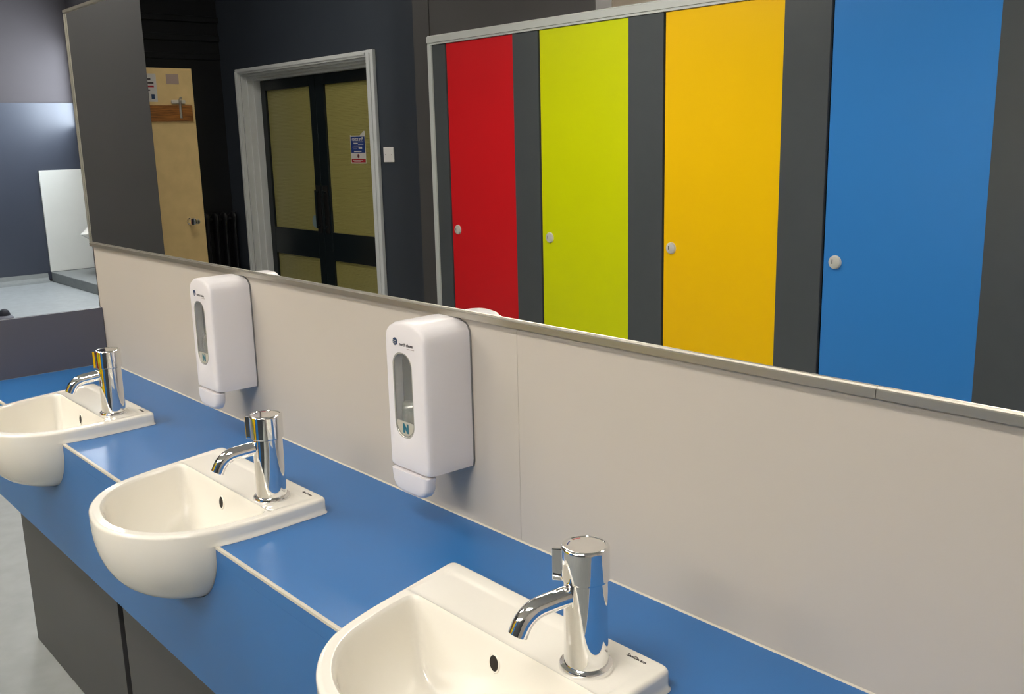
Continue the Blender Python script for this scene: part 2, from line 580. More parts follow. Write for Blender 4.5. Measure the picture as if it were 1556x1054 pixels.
def angles(n=168):
    out = [2 * math.pi * k / n for k in range(n)]
    for p in (OUT_POLY[4], OUT_POLY[-4], IN_POLY[4], IN_POLY[-4]):     # extra samples at the rear corners
        c = math.atan2(p[1] - CYB, p[0]) % (2 * math.pi)
        for d in (-0.08, -0.055, -0.04, -0.025, -0.012, 0.0, 0.012, 0.025, 0.04, 0.055, 0.08):
            out.append((c + d) % (2 * math.pi))
    out = sorted(out)
    res = [out[0]]
    for a in out[1:]:
        if a - res[-1] > 0.004:
            res.append(a)
    return res

ANG = angles()
RO = [poly_cast(OUT_POLY, 0, CYB, a) for a in ANG]
RI = [poly_cast(IN_POLY, 0, CYB, a) for a in ANG]

def OUT_F(x, y):
    return math.hypot(x, y - CYB) <= poly_cast(OUT_POLY, 0, CYB, math.atan2(y - CYB, x))

def hull_scale(z):
    t = min(1.0, max(0.0, (0.014 - z) / (BDEEP + 0.014)))
    return (1 - t ** 2.4) ** (1 / 2.4)

def ring_pts(rad, z):
    return [(r * math.cos(a), CYB + r * math.sin(a), z) for r, a in zip(rad, ANG)]

def smooth01(t):
    t = min(1, max(0, t))
    return t * t * (3 - 2 * t)

def basin_mesh():
    rings = []
    def back_w(r, a):
        return smooth01((CYB + r * math.sin(a) + WD + 0.004) / 0.012)
    # outside of the bowl, from the bottom up
    for t in (0.9995, 0.99, 0.97, 0.94, 0.9, 0.84, 0.76, 0.66, 0.54, 0.4, 0.26, 0.12, 0.03):
        z = -BDEEP * t
        s = hull_scale(z)
        rings.append(ring_pts([r * s * (1 - 0.012 * back_w(r, a)) for r, a in zip(RO, ANG)], z))
    s = hull_scale(0.0)
    rings.append(ring_pts([r * s * (1 - 0.012 * back_w(r, a)) for r, a in zip(RO, ANG)], 0.0))
    # little foot lip where it rests on the worktop, skirt and rounded rim
    for add, z in ((0.0030, 0.0003), (0.0030, 0.0018), (0.0, 0.0042), (0.0, 0.012)):
        s = hull_scale(z)
        rings.append(ring_pts([(r + add) * back_w(r, a) + r * s * (1 - back_w(r, a)) for r, a in zip(RO, ANG)], z))
    rc = 0.0065
    for k in range(0, 6):
        a = R(18 * k)
        rings.append(ring_pts([r - rc * (1 - math.cos(a)) for r in RO], HRIM - rc + rc * math.sin(a)))
    # rim and tap ledge
    def tray(x, y, t):
        wx = smooth01((BA - 0.012 - abs(x)) / 0.008)
        wy = smooth01((BYB - 0.024 - y) / 0.007) * smooth01((y - (IYB - 0.004)) / 0.010)
        return -0.0022 * wx * wy
    for t in (0.08, 0.16, 0.21, 0.235, 0.26, 0.285, 0.31, 0.4, 0.55, 0.7, 0.82, 0.9, 0.96):
        pts = []
        for ro, ri, a in zip(RO, RI, ANG):
            r = (ro - rc) * (1 - t) + ri * t
            x, y = r * math.cos(a), CYB + r * math.sin(a)
            pts.append((x, y, HRIM + tray(x, y, t)))
        rings.append(pts)
    # inner lip and bowl
    prof = [(1.0, -0.0006), (0.985, -0.0025), (0.972, -0.006), (0.96, -0.014), (0.945, -0.03), (0.925, -0.048), (0.89, -0.068),
            (0.84, -0.086), (0.77, -0.101), (0.68, -0.112), (0.56, -0.120), (0.42, -0.125), (0.26, -0.1285), (0.11, -0.131)]
    for s, dz in prof:
        rings.append(ring_pts([r * s for r in RI], HRIM + dz))
    n = len(ANG)
    v = [p for rg in rings for p in rg]
    f = []
    for i in range(len(rings) - 1):
        for k in range(n):
            f.append([i * n + k, i * n + (k + 1) % n, (i + 1) * n + (k + 1) % n, (i + 1) * n + k])
    f.append(list(range(n))[::-1])
    f.append(list(range((len(rings) - 1) * n, len(rings) * n)))
    return v, f

def back_wall_point(x, z):
    """point on the rear inner wall of the bowl at local x and depth z below the rim"""
    prof = [(1.0, -0.0006), (0.985, -0.0025), (0.972, -0.006), (0.96, -0.014), (0.945, -0.03), (0.925, -0.048), (0.89, -0.068)]
    for (s0, z0), (s1, z1) in zip(prof, prof[1:]):
        if z1 <= z <= z0:
            t = (z - z0) / (z1 - z0)
            s = s0 + (s1 - s0) * t
            return Vector((x, CYB + (IYB - CYB) * s, HRIM + z))

def make_basin(loc, label):
    t = thing('wash_basin', loc, label, 'basin', 'wash basins along the counter')
    v, f = basin_mesh()
    mesh('bowl', v, f, M_CERAMIC, t, True, sharp=60)
    # overflow hole: rim ring and dark inside, set into the rear inner wall
    p = back_wall_point(0.0127, -0.034)
    tilt = math.atan2(0.02 * (IYB - CYB) * 1.0, 0.018)
    ov = lathe('overflow_hole', [(0.0, 0.0004), (0.0082, 0.0004), (0.0088, 0.0012)], M_DARKHOLE, t, 24, p, (R(84), 0, 0))
    ov.scale = (1, 1.25, 1)
    rg = lathe('overflow_rim', [(0.0084, 0.0), (0.0088, 0.0016), (0.0102, 0.0014), (0.0112, 0.0)], M_CERAMIC, t, 24, p, (R(84), 0, 0))
    rg.scale = (1, 1.25, 1)
    lathe('drain', [(0.0, 0.0015), (0.012, 0.0015), (0.02, 0.003), (0.0225, 0.0)], M_CHROME, t, 28, (0, CYB, HRIM - 0.131))
    text('maker_name', 'SanCeram', 0.0082, (0.172, BYB - 0.016, HRIM + 0.0004), (0, 0, 0), M_INK, t, 0.0002, 0.9)
    return t

# ------------------------------------------------------------------ taps
def make_tap(loc, label):
    t = thing('basin_tap', loc, label, 'tap', 'chrome taps on the basins')
    lathe('base_ring', [(0.0, 0.0), (0.0335, 0.0), (0.034, 0.003), (0.0325, 0.0068), (0.029, 0.0085), (0.0, 0.0085)], M_CHROME, t, 56)
    lathe('body', [(0.0, 0.008), (0.0276, 0.008), (0.0275, 0.010), (0.0270, 0.05), (0.0266, 0.1150), (0.0266, 0.1165), (0.0, 0.1165)], M_CHROME, t, 64)
    h = lathe('handle_cap', [(0.0, 0.1172), (0.0286, 0.1172), (0.0293, 0.1177), (0.0294, 0.1190), (0.0294, 0.1195), (0.0294, 0.1560), (0.0294, 0.1572), (0.0287, 0.159), (0.0268, 0.1602),
                             (0.0250, 0.1600), (0.0244, 0.1592), (0.0, 0.1592)], M_CHROME, t, 64)
    a = math.atan2(-0.60, -0.80)
    lv = box('lever', 0.024, 0.0400, -0.0035, 0.0035, 0.1125, 0.1535, M_CHROME, t, 0.0012)
    lv.rotation_euler = (0, 0, a)
    for nm, m_, a0 in (('hot_mark', mat('tap red mark', rgb(178, 30, 40), 0.4), 150), ('cold_mark', mat('tap blue mark', rgb(34, 44, 110), 0.4), 195)):
        vv, ff = [], []
        for k in range(7):
            th = R(a0 + 5.0 * k)
            for rr in (0.0205, 0.0219):
                vv.append((rr * math.cos(th), rr * math.sin(th), 0.1594))
        for k in range(6):
            ff.append([2 * k, 2 * k + 1, 2 * k + 3, 2 * k + 2])
        mesh(nm, vv, ff, m_, h, fix=False)
    # spout
    SD = (-0.292, -0.956)
    prof2 = [(0.016, 0.1000), (0.030, 0.0985), (0.045, 0.0965), (0.058, 0.0945)]
    for k in range(1, 11):
        th = R(82 - 60 * k / 10)
        prof2.append((0.058 - 0.0053 + 0.0380 * math.cos(th), 0.0945 - 0.0376 + 0.0380 * math.sin(th)))
    lr, lz = prof2[-1]
    prof2.append((lr + 0.0030, lz - 0.0062))
    P0 = [(SD[0] * r_, SD[1] * r_, z_) for r_, z_ in prof2]
    tube('spout', P0, 0.0124, M_CHROME, t, 28)
    e = Vector(P0[-1])
    d = (Vector(P0[-1]) - Vector(P0[-2])).normalized()
    nz = lathe('nozzle', [(0.0, 0.0), (0.0100, 0.0), (0.0100, 0.0008), (0.0, 0.0008)], M_DARKHOLE, t, 24, e - d * 0.0002)
    nz.rotation_mode = 'QUATERNION'
    nz.rotation_quaternion = d.to_track_quat('Z', 'Y')
    return t

BAS_LABELS = ['white ceramic basin on the blue counter farthest from the low grey end panel',
              'white ceramic basin set between the two soap dispensers',
              'white ceramic basin next to the low grey end panel']
TAP_LABELS = ['chrome lever tap on the basin farthest from the low grey end panel',
              'chrome lever tap on the basin between the two soap dispensers',
              'chrome lever tap on the basin next to the low grey end panel']
b0 = make_basin((0, 0, H), BAS_LABELS[0])
t0 = make_tap((0, 0, H), TAP_LABELS[0])
basin_x = []
for i in range(3):
    fx = FAUX - SP * i
    b = b0 if i == 0 else copy_tree(b0)
    b.location = (fx + XC_OFF, 0, H)
    b['label'] = BAS_LABELS[i]
    basin_x.append(fx + XC_OFF)
    t = t0 if i == 0 else copy_tree(t0)
    t.location = (fx, -0.2336, H + HRIM - 0.0026)
    t['label'] = TAP_LABELS[i]

# ------------------------------------------------------------------ worktop with cut-outs
def notch_top():
    """half-outline of the cut-out through the worktop, front edge to front edge (local x,y)"""
    pts = []
    s = 0.988
    for r, a in zip(RO, ANG):
        x, y = r * s * math.cos(a), CYB + r * s * math.sin(a)
        pts.append((x, y))
    sel = [p for p in pts if p[1] > -WD + 0.002]
    # order from right front, over the back, to left front
    sel.sort(key=lambda p: math.atan2(p[1] - CYB + 0.12, p[0]))
    # close on the worktop front edge
    return [(side_width(1, -WD, s), -WD)] + sel + [(-side_width(-1, -WD, s), -WD)]

def side_width(sg, y, s):
    lo, hi = 0.0, 0.3
    if not OUT_F(0.0, CYB + (y - CYB) / s):
        return 0.0
    for _ in range(30):
        m_ = (lo + hi) / 2
        if OUT_F(sg * m_ / s, CYB + (y - CYB) / s):
            lo = m_
        else:
            hi = m_
    return lo

NT = notch_top()
wt = thing('worktop', (-1.5, -0.2, H), 'long blue laminate worktop with three white basins let into it', 'worktop')
OX, OY = 1.5, 0.2
outline = [(XW + OX, -0.0005 + OY), (XW + OX, -WD + OY)]
for bx in sorted(basin_x):
    for (x, y) in reversed(NT):
        outline.append((bx + x + OX, y + OY))
outline += [(XR + OX, -WD + OY), (XR + OX, -0.0005 + OY)]
prism('top', outline, 'z', -0.030, 0.0, M_BLUE, wt)
# fascia with U-shaped cut-outs
fout = [(XW + OX, -0.0305), (XW + OX, -FASCIA)]
fout += [(XR + OX, -FASCIA), (XR + OX, -0.0305)]
zs = [-0.0305, -0.045, -0.06, -0.075, -0.09, -0.10, -0.11, -0.118, -0.124, -0.129, -0.133, -0.136, -0.138, -0.1395]
YF = -WD + 0.009
half = [(side_width(1, YF, hull_scale(z)), side_width(-1, YF, hull_scale(z)), z) for z in zs]
half = [h for h in half if h[0] > 0.004 and h[1] > 0.004]
for bx in sorted(basin_x, reverse=True):
    for hr_, hl_, z in half:
        fout.append((bx + hr_ + OX, z))
    for hr_, hl_, z in reversed(half):
        fout.append((bx - hl_ + OX, z))
prism('fascia', fout, 'y', -WD + OY + 0.0002, -WD + OY + 0.018, M_BLUE, wt)
ends = [XW] + [e for bx in sorted(basin_x) for e in (bx + NT[-1][0], bx + NT[0][0])] + [XR]
for a, b in zip(ends[0::2], ends[1::2]):
    box('edge_strip', a + OX + 0.001, b + OX - 0.001, -WD + OY - 0.0012, -WD + OY + 0.0048, -0.0045, 0.0007, M_CREAM, wt, 0.0006)

eu = box('end_panel', -0.009, 0.009, -0.19, 0.19, 0, 0.176, M_SLATE, None, 0.001, (XW - 0.010, -0.191, H))
tag(eu, 'low dark grey upstand panel closing the end of the blue worktop', 'panel')

# panels under the counter
YP = -0.3045
px = [-3.083, -2.238, -1.44, -0.62, 0.2, 1.02]
PL = ['dark grey access panel under the counter at its open end', 'dark grey access panel under the counter below the basin between the dispensers',
      'dark grey access panel under the counter below the basin farthest from the end panel',
      'dark grey access panel under the counter beyond the last basin', 'dark grey access panel at the closed end of the counter']
for i in range(5):
    a, b = px[i], px[i + 1] - 0.036
    o = box('access_panel', -(b - a) / 2, (b - a) / 2, -0.009, 0.009, 0, H - 0.18, M_CHARCOAL, None, 0.001,
            ((a + b) / 2, YP + 0.009, 0.002))
    tag(o, PL[i], 'panel', 'access panels under the counter')
struct('wall_plinth', XE + 0.02, XR, YP + 0.05, 0.004, 0.0, H - 0.20, M_BLACK)

# ------------------------------------------------------------------ soap dispensers
def disp_outline(cx, z0, z1, wd, inset=0.0, n=96):
    """rounded front outline with an arched top, cast from the window centre"""
    hw = wd / 2 - inset
    zb, zt = z0 + inset, z1 - inset
    def fn(x, z):
        ax = abs(x - cx)
        if ax > hw or z < zb or z > zt:
            return False
        # arched shoulders
        rr = 0.024
        top = zt - 0.010 * (ax / hw) ** 2
        if z > top:
            return False
        if ax > hw - rr and z > top - rr:
            return (ax - hw + rr) ** 2 + (z - (zt - 0.006 - rr)) ** 2 <= rr * rr
        r2 = 0.006
        if ax > hw - r2 and z < zb + r2:
            return (ax - hw + r2) ** 2 + (z - zb - r2) ** 2 <= r2 * r2
        return True
    return fn

def make_dispenser(loc, label):
    t = thing('soap_dispenser', loc, label, 'soap dispenser', 'wall soap dispensers')
    WD_, D_ = 0.1142, 0.099
    cx = -WD_ / 2
    z0, z1 = 0.0, 0.262         # local z: bottom of the housing
    wx0, wx1, wz0, wz1 = -0.0885, -0.0345, 0.061, 0.209
    wcx, wcz = (wx0 + wx1) / 2, (wz0 + wz1) / 2
    n = 120
    A = [2 * math.pi * k / n for k in range(n)]
    def ringof(fn, y, bulge=0.0):
        out = []
        for a in A:
            r = inside_cast(fn, wcx, wcz, a, 0.4)
            x, z = wcx + r * math.cos(a), wcz + r * math.sin(a)
            out.append((x, y, z))
        return out
    def win(gr):
        def fn(x, z):
            r = 0.0245
            x0, x1, a0, a1 = wx0 - gr, wx1 + gr, wz0 - gr, wz1 + gr
            if not (x0 <= x <= x1 and a0 <= z <= a1):
                return False
            qx = min(max(x, x0 + r), x1 - r)
            qz = min(max(z, a0 + r), a1 - r)
            return (x - qx) ** 2 + (z - qz) ** 2 <= r * r
        return fn
    st_ = [(0.0, 0.0), (-0.004, 0.0), (-0.045, 0.0002), (-0.085, 0.0006), (-0.0925, 0.0012), (-0.0958, 0.0026), (-0.0974, 0.0046), (-0.0982, 0.0075)]
    rings = [ringof(disp_outline(cx, z0, z1, WD_, ins), y) for y, ins in st_]
    # front face bulges gently outward round the window
    f1 = ringof(disp_outline(cx, z0, z1, WD_, 0.018), -0.0996)
    rings.append(f1)
    rings.append(ringof(win(0.0016), -0.1004))
    rings.append(ringof(win(0.0004), -0.1000))
    rings.append(ringof(win(0.0), -0.0990))
    rings.append(ringof(win(-0.0006), -0.080))
    v = [p for rg in rings for p in rg]
    f = []
    for i in range(len(rings) - 1):
        for k in range(n):
            f.append([i * n + k, i * n + (k + 1) % n, (i + 1) * n + (k + 1) % n, (i + 1) * n + k])
    mesh('housing', v, f, M_DISP, t, True, sharp=40)
    bk = ringof(disp_outline(cx, z0, z1, WD_ + 0.002, -0.0006), -0.0025)
    bk0 = [(x, 0.0, z) for x, _, z in bk]
    mesh('back_plate', bk + bk0, [list(range(n))] + [[k, (k + 1) % n, n + (k + 1) % n, n + k] for k in range(n)], M_DISP_BACK, t)
    ins = ringof(win(-0.0002), -0.0805)
    mesh('window_back', ins, [list(range(n))], M_WINBACK, t, fix=False)
    g = ringof(win(-0.0004), -0.0985)
    gb = [(x, -0.0965, z) for x, _, z in g]
    glass = mesh('window', g + gb, [list(range(n)), list(range(2 * n - 1, n - 1, -1))] +
                 [[k, (k + 1) % n, n + (k + 1) % n, n + k] for k in range(n)], M_CLEAR, t)
    # bezel
    br = [ringof(win(0.0006), -0.1003), ringof(win(-0.0006), -0.1008), ringof(win(-0.0017), -0.1000), ringof(win(-0.0017), -0.0986)]
    bv = [p for rg in br for p in rg]
    bf = []
    for i in range(3):
        for k in range(n):
            bf.append([i * n + k, i * n + (k + 1) % n, (i + 1) * n + (k + 1) % n, (i + 1) * n + k])
    mesh('window_bezel', bv, bf, mat('clear bezel', rgb(196, 194, 186), 0.12, metal=0.4), t, True)
    # soap pouch inside
    pv, pf = [], []
    prof = [(0.0, 0.064), (0.6, 0.066), (0.92, 0.075), (1.0, 0.088), (0.98, 0.108), (0.9, 0.118), (0.5, 0.122), (0.0, 0.122)]
    K = 24
    for s, z in prof:
        for k in range(K):
            a = 2 * math.pi * k / K
            pv.append((wcx + 0.0245 * s * math.cos(a), -0.0855 + 0.0045 * s * math.sin(a), z))
    for i in range(len(prof) - 1):
        for k in range(K):
            pf.append([i * K + k, i * K + (k + 1) % K, (i + 1) * K + (k + 1) % K, (i + 1) * K + k])
    mesh('soap_pouch', pv, pf, M_POUCH, t, True)
    # label card with the letter N at the foot of the window
    def cardfn(x, z):
        return win(-0.0028)(x, z) and z < 0.089 - 0.05 * (x - wcx) * 0
    card = []
    for k in range(64):
        a = 2 * math.pi * k / 64
        r = inside_cast(cardfn, wcx, 0.080, a, 0.1)
        card.append((wcx + r * math.cos(a), -0.0988, 0.080 + r * math.sin(a)))
    lab = mesh('label_card', card, [list(range(64))], M_LABEL, t, fix=False)
    text('letter', 'N', 0.0205, (wcx + 0.001, -0.0992, 0.0765), (R(90), 0, 0), M_TEAL, lab, 0.0002, 1.0, 0.0014)
    # maker's mark and name above the window
    lg = lathe('logo_disc', [(0.0, 0.0006), (0.0066, 0.0006), (0.0067, 0.0)], M_NAVYINK, t, 28, (-0.0790, -0.0998, 0.2266), (R(90), 0, 0))
    for k in range(3):
        vv = []
        for j in range(9):
            u = j / 8
            vv.append((-0.0062 + 0.0100 * u, 0.0030 - 0.0030 * k - 0.0016 * math.sin(u * 2.6) + 0.0005, 0.0009))
            vv.append((-0.0062 + 0.0100 * u, 0.0030 - 0.0030 * k - 0.0016 * math.sin(u * 2.6) - 0.0004, 0.0009))
        mesh('stripe', vv, [[2 * j, 2 * j + 1, 2 * j + 3, 2 * j + 2] for j in range(8)], M_PAPER, lg, fix=False)
    text('maker_name', 'north shore', 0.0086, (-0.0475, -0.1004, 0.2240), (R(90), 0, 0), M_INK, t, 0.0002, 0.92)
    box('name_rule', -0.0450, -0.0250, -0.1006, -0.1000, 0.2178, 0.2186, M_GREYINK, t)
    # push bar hanging below the housing
    secs = [(-0.080, 0.004), (-0.083, 0.0015), (-0.090, 0.001), (-0.096, 0.0022), (-0.1, 0.0055), (-0.1015, 0.0105)]
    bv, bf = [], []
    nb = 40
    for y, ins_ in secs:
        hw = 0.0545 - ins_
        for k in range(nb + 1):
            u = -1 + 2 * k / nb
            x = cx + hw * u
            d = 0.041 - ins_ * 0.8
            z = -0.0015 - d * (1 - abs(u) ** 4.5) ** (1 / 2.4)
            bv.append((x, y, z))
        for k in range(nb + 1):
            u = 1 - 2 * k / nb
            bv.append((cx + hw * u, y, -0.0015))
    nn = 2 * (nb + 1)
    for i in range(len(secs) - 1):
        for k in range(nn):
            bf.append([i * nn + k, i * nn + (k + 1) % nn, (i + 1) * nn + (k + 1) % nn, (i + 1) * nn + k])
    bf.append(list(range(nn))[::-1])
    bf.append(list(range((len(secs) - 1) * nn, len(secs) * nn)))
    mesh('push_bar', bv, bf, M_DISP, t, True, sharp=50)
    return t

ZD = H + 0.1042
d0 = make_dispenser((-1.2469, -0.0005, ZD), 'white soap dispenser on the splashback nearer to the panel joint')
d1 = copy_tree(d0)
d1.location = (-1.2469 - 0.7996, -0.0005, ZD)
d1['label'] = 'white soap dispenser on the splashback nearer to the low grey end panel'

# ------------------------------------------------------------------ toilet cubicles opposite the mirror
cf = thing('cubicle_screen', (-3.0, YC, 0), 'dark grey cubicle pilasters under a silver top rail', 'cubicle front')
CX = 3.0
doors = [(-4.515, -3.949, M_RED, 'red', 'red toilet cubicle door beside the dark nib wall'),
         (-3.742, -3.139, M_LIME, 'lime', 'lime green toilet cubicle door between the red and yellow ones'),
         (-2.917, -2.306, M_YELLOW, 'yellow', 'golden yellow toilet cubicle door between the green and blue ones'),
         (-2.086, -1.459, M_DOORBLUE, 'blue', 'blue toilet cubicle door beside the yellow one')]
ztop, zrail = 2.036, 2.084
edges = [-4.645] + [e for d in doors for e in (d[0], d[1])] + [0.2]
for k in range(0, len(edges), 2):
    a, b = edges[k], edges[k + 1]
    box('pilaster', a + CX + 0.0005, b + CX - (0.012 if k < len(edges) - 2 else 0.0), -0.010, 0.008, 0.15, ztop, M_PILASTER, cf, 0.001)
    if k < len(edges) - 2:
        box('gap_shade_strip', b + CX - 0.03, b + CX + 0.02, -0.034, -0.013, 0.15, ztop, M_BLACK, cf)  # black strip added behind the door gap, stands in for its shade
    if k:
        box('leg', (a + b) / 2 + CX - 0.015, (a + b) / 2 + CX + 0.015, -0.012, 0.006, 0.0, 0.15, M_ALU_RAIL, cf)
prism('top_rail', [(-0.02, ztop - 0.004), (0.016, ztop - 0.004), (0.016, ztop + 0.006), (0.022, ztop + 0.008), (0.022, zrail - 0.008),
                   (0.014, zrail - 0.004), (0.014, zrail), (-0.02, zrail)], 'x', -4.679 + CX, 1.45 + CX, M_ALU_RAIL, cf)
box('edge_channel', -4.679 + CX, -4.645 + CX, -0.012, 0.018, 0.0, ztop - 0.004, M_ALU_RAIL, cf, 0.002)
box('pilaster', 0.2 + CX, 1.45 + CX, -0.010, 0.008, 0.15, ztop, M_PILASTER, cf, 0.001)
locks_x = [-4.4627, -3.686, -2.873, -2.0345]
for (x0, x1, m_, cname, lb), lx in zip(doors, locks_x):
    t = thing('cubicle_door', ((x0 + x1) / 2, YC, 0.15), lb, 'door', 'coloured cubicle doors')
    hw = (x1 - x0) / 2
    box('leaf', -hw, hw, -0.012, 0.006, 0.0, ztop - 0.15 - 0.006, m_, t, 0.0012)
    lk = lathe('lock', [(0.0, 0.012), (0.010, 0.012), (0.024, 0.009), (0.0275, 0.004), (0.028, 0.0)], M_LOCK, t, 32,
               (lx - (x0 + x1) / 2, 0.006, 0.981 - 0.15), (R(-90), 0, 0))
    box('slot', -0.009, -0.005, -0.011, 0.006, 0.0095, 0.0125, M_INK, lk, 0.0005)

# inside dividers give the cubicles depth
DLAB = ('red and lime green', 'lime green and yellow', 'yellow and blue')
for k, xd in enumerate((-3.845, -3.03, -2.2)):
    o = box('cubicle_divider', -0.009, 0.009, -0.72, 0.72, 0, ztop - 0.16, M_PILASTER, None, 0.0, (xd, -3.279, 0.15))
    tag(o, 'dark grey divider panel between the %s doored cubicles' % DLAB[k], 'divider', 'cubicle divider panels')

# ------------------------------------------------------------------ double doors
dd = bpy.data.objects.new('door_1', None)
dd.location = ((DX0 + DX1) / 2, YD, 0)
link(dd)
tag(dd, 'dark double doors with olive reeded glass in a white frame', kind='structure')
OXD = -(DX0 + DX1) / 2
LF = -0.153                       # leaf plane behind the wall face
# architrave
arw = 0.075
for nm, x0, x1 in (('frame_post', DX0 - 0.043, DX0), ('frame_post', DX1, DX1 + 0.088)):
    zt_ = 2.106
    box(nm, x0 + OXD, x1 + OXD, 0.0, 0.028, 0, zt_, M_WHITEPAINT, dd, 0.006)
    mid = (x0 + x1) / 2 + OXD
    box(nm, mid - 0.012, mid + 0.012, 0.028, 0.038, 0, zt_ - 0.02, M_WHITEPAINT, dd, 0.004)
box('frame_head', DX0 + OXD, DX1 + OXD, 0.0, 0.027, DZ, 2.105, M_WHITEPAINT, dd, 0.006)
box('frame_head', DX0 + OXD, DX1 + OXD, 0.027, 0.036, DZ + 0.014, DZ + 0.03, M_WHITEPAINT, dd, 0.004)
# reveal linings with stepped stops
for s, xa in ((1, DX0), (-1, DX1)):
    box('lining', min(xa, xa + s * 0.014) + OXD, max(xa, xa + s * 0.014) + OXD, LF - 0.06, 0.0, 0, DZ, M_WHITEPAINT, dd)
    box('lining', min(xa, xa + s * 0.026) + OXD, max(xa, xa + s * 0.026) + OXD, LF - 0.04, -0.045, 0, DZ - 0.012, M_WHITEPAINT, dd, 0.004)
    box('lining', min(xa, xa + s * 0.040) + OXD, max(xa, xa + s * 0.040) + OXD, LF - 0.02, -0.095, 0, DZ - 0.024, M_WHITEPAINT, dd, 0.004)
box('lining', DX0 + OXD + 0.014, DX1 + OXD - 0.014, LF - 0.06, 0.0, DZ - 0.014, DZ, M_WHITEPAINT, dd)
box('lining', DX0 + OXD + 0.026, DX1 + OXD - 0.026, LF - 0.04, -0.045, DZ - 0.030, DZ - 0.014, M_WHITEPAINT, dd, 0.004)
box('lining', DX0 + OXD + 0.040, DX1 + OXD - 0.040, LF - 0.02, -0.095, DZ - 0.048, DZ - 0.030, M_WHITEPAINT, dd, 0.004)
LT = 2.012
XM = -6.787
def leaf(x0, x1, g0, g1, plate_x, side):
    cx = (x0 + x1) / 2
    lf = bpy.data.objects.new('door_leaf', None)
    lf.location = (cx + OXD, LF, 0.0)
    link(lf, dd)
    def B(nm, a, b, z0, z1, m_, y0=-0.045, y1=0.0, bev=0.003):
        return box(nm, a - cx, b - cx, y0, y1, z0, z1, m_, lf, bev)
    B('stile', x0, g0, 0.006, LT, M_DOORDARK)
    B('stile', g1, x1, 0.006, LT, M_DOORDARK)
    B('top_rail', g0, g1, 1.930, LT, M_DOORDARK)
    B('middle_rail', g0, g1, 0.580, 0.801, M_DOORDARK)
    B('bottom_rail', g0, g1, 0.006, 0.215, M_DOORDARK)
    B('glass_pane', g0, g1, 0.801, 1.930, M_REEDED, -0.028, -0.018, 0.0)
    B('glass_pane', g0, g1, 0.215, 0.580, M_REEDED, -0.028, -0.018, 0.0)
    B('push_plate', plate_x - 0.034, plate_x + 0.034, 0.79, 1.165, M_BLACK, 0.0, 0.004, 0.001)
    B('pull_handle', plate_x - 0.008, plate_x + 0.008, 0.83, 1.13, M_DOORDARK, 0.022, 0.036, 0.004)
    for zz in (0.845, 1.115):
        B('handle_fixing', plate_x - 0.007, plate_x + 0.007, zz - 0.007, zz + 0.007, M_DOORDARK, 0.003, 0.024, 0.002)
leaf(DX0 + 0.015, XM - 0.002, -7.592, -6.878, XM - 0.046, -1)
leaf(XM + 0.002, DX1 - 0.015, -6.662, -5.905, XM + 0.066, 1)

# fire notice on the right-hand pane (seen mirrored)
fs = thing('fire_notice', (-6.248, YD + LF - 0.0176, 1.338), 'torn blue white and red fire action notice stuck on the olive glass', 'sign')
prism('backing', [(-0.101, 0.0), (0.101, 0.0), (0.101, 0.235), (0.085, 0.235), (0.03, 0.203), (-0.085, 0.203), (-0.101, 0.210)], 'y', 0.0, 0.0006, M_PAPER, fs)
box('blue_field', -0.094, 0.094, 0.0006, 0.0012, 0.078, 0.196, M_BLUEINK, fs)
box('red_band', -0.094, 0.094, 0.0006, 0.0012, 0.008, 0.034, M_REDINK, fs)
rt_ = (R(90), 0, R(180))
text('heading', 'Fire action', 0.036, (0.0, 0.0016, 0.178), rt_, M_PAPER, fs, 0.0002, 0.98, 0.0006)
for k, (u0, u1, z, h, m_) in enumerate(((-0.06, 0.075, 0.156, 0.004, M_PAPER), (-0.055, 0.0, 0.143, 0.008, M_PAPER), (0.005, 0.075, 0.138, 0.003, M_PAPER),
                                        (-0.055, 0.03, 0.127, 0.003, M_PAPER), (-0.075, 0.055, 0.118, 0.003, M_PAPER), (0.01, 0.055, 0.108, 0.009, M_PAPER),
                                        (-0.06, -0.01, 0.105, 0.003, M_PAPER), (-0.055, 0.045, 0.084, 0.008, M_PAPER), (-0.075, 0.06, 0.020, 0.004, M_PAPER),
                                        (-0.06, 0.03, 0.014, 0.003, M_PAPER))):
    box('text_line', u0, u1, 0.0011, 0.0016, z, z + h, m_, fs)
lathe('symbol', [(0.011, 0.0), (0.011, 0.0006), (0.0145, 0.0006), (0.0145, 0.0)], M_REDINK, fs, 28, (0.0, 0.0006, 0.055), (R(-90), 0, 0))
sbn = box('symbol_bar', -0.0015, 0.0015, 0.0006, 0.0012, -0.012, 0.012, M_INK, fs, 0, (0, 0, 0.055))
sbn.rotation_euler = (0, R(40), 0)
dk = lathe('door_disc', [(0.0, 0.0), (0.052, 0.0), (0.052, 0.0008), (0.0, 0.0008)], M_DISC, None, 40, (-6.934, YD + LF - 0.0174, 0.875), (R(-90), 0, 0))
tag(dk, 'pale blue round sticker low on the olive glass of the double doors', 'sticker')
sw = thing('wall_plate', (-5.593, YD, 1.356), 'white blanking plate on the navy wall beside the double doors', 'switch plate')
box('plate', -0.059, 0.059, 0.0, 0.010, 0.0, 0.10, mat('white switch plastic', rgb(236, 232, 230), 0.35), sw, 0.003)
for sx in (-1, 1):
    lathe('screw', [(0.0, 0.0012), (0.0028, 0.0012), (0.003, 0.0)], M_GREYINK, sw, 16, (sx * 0.036, 0.010, 0.05), (R(-90), 0, 0))

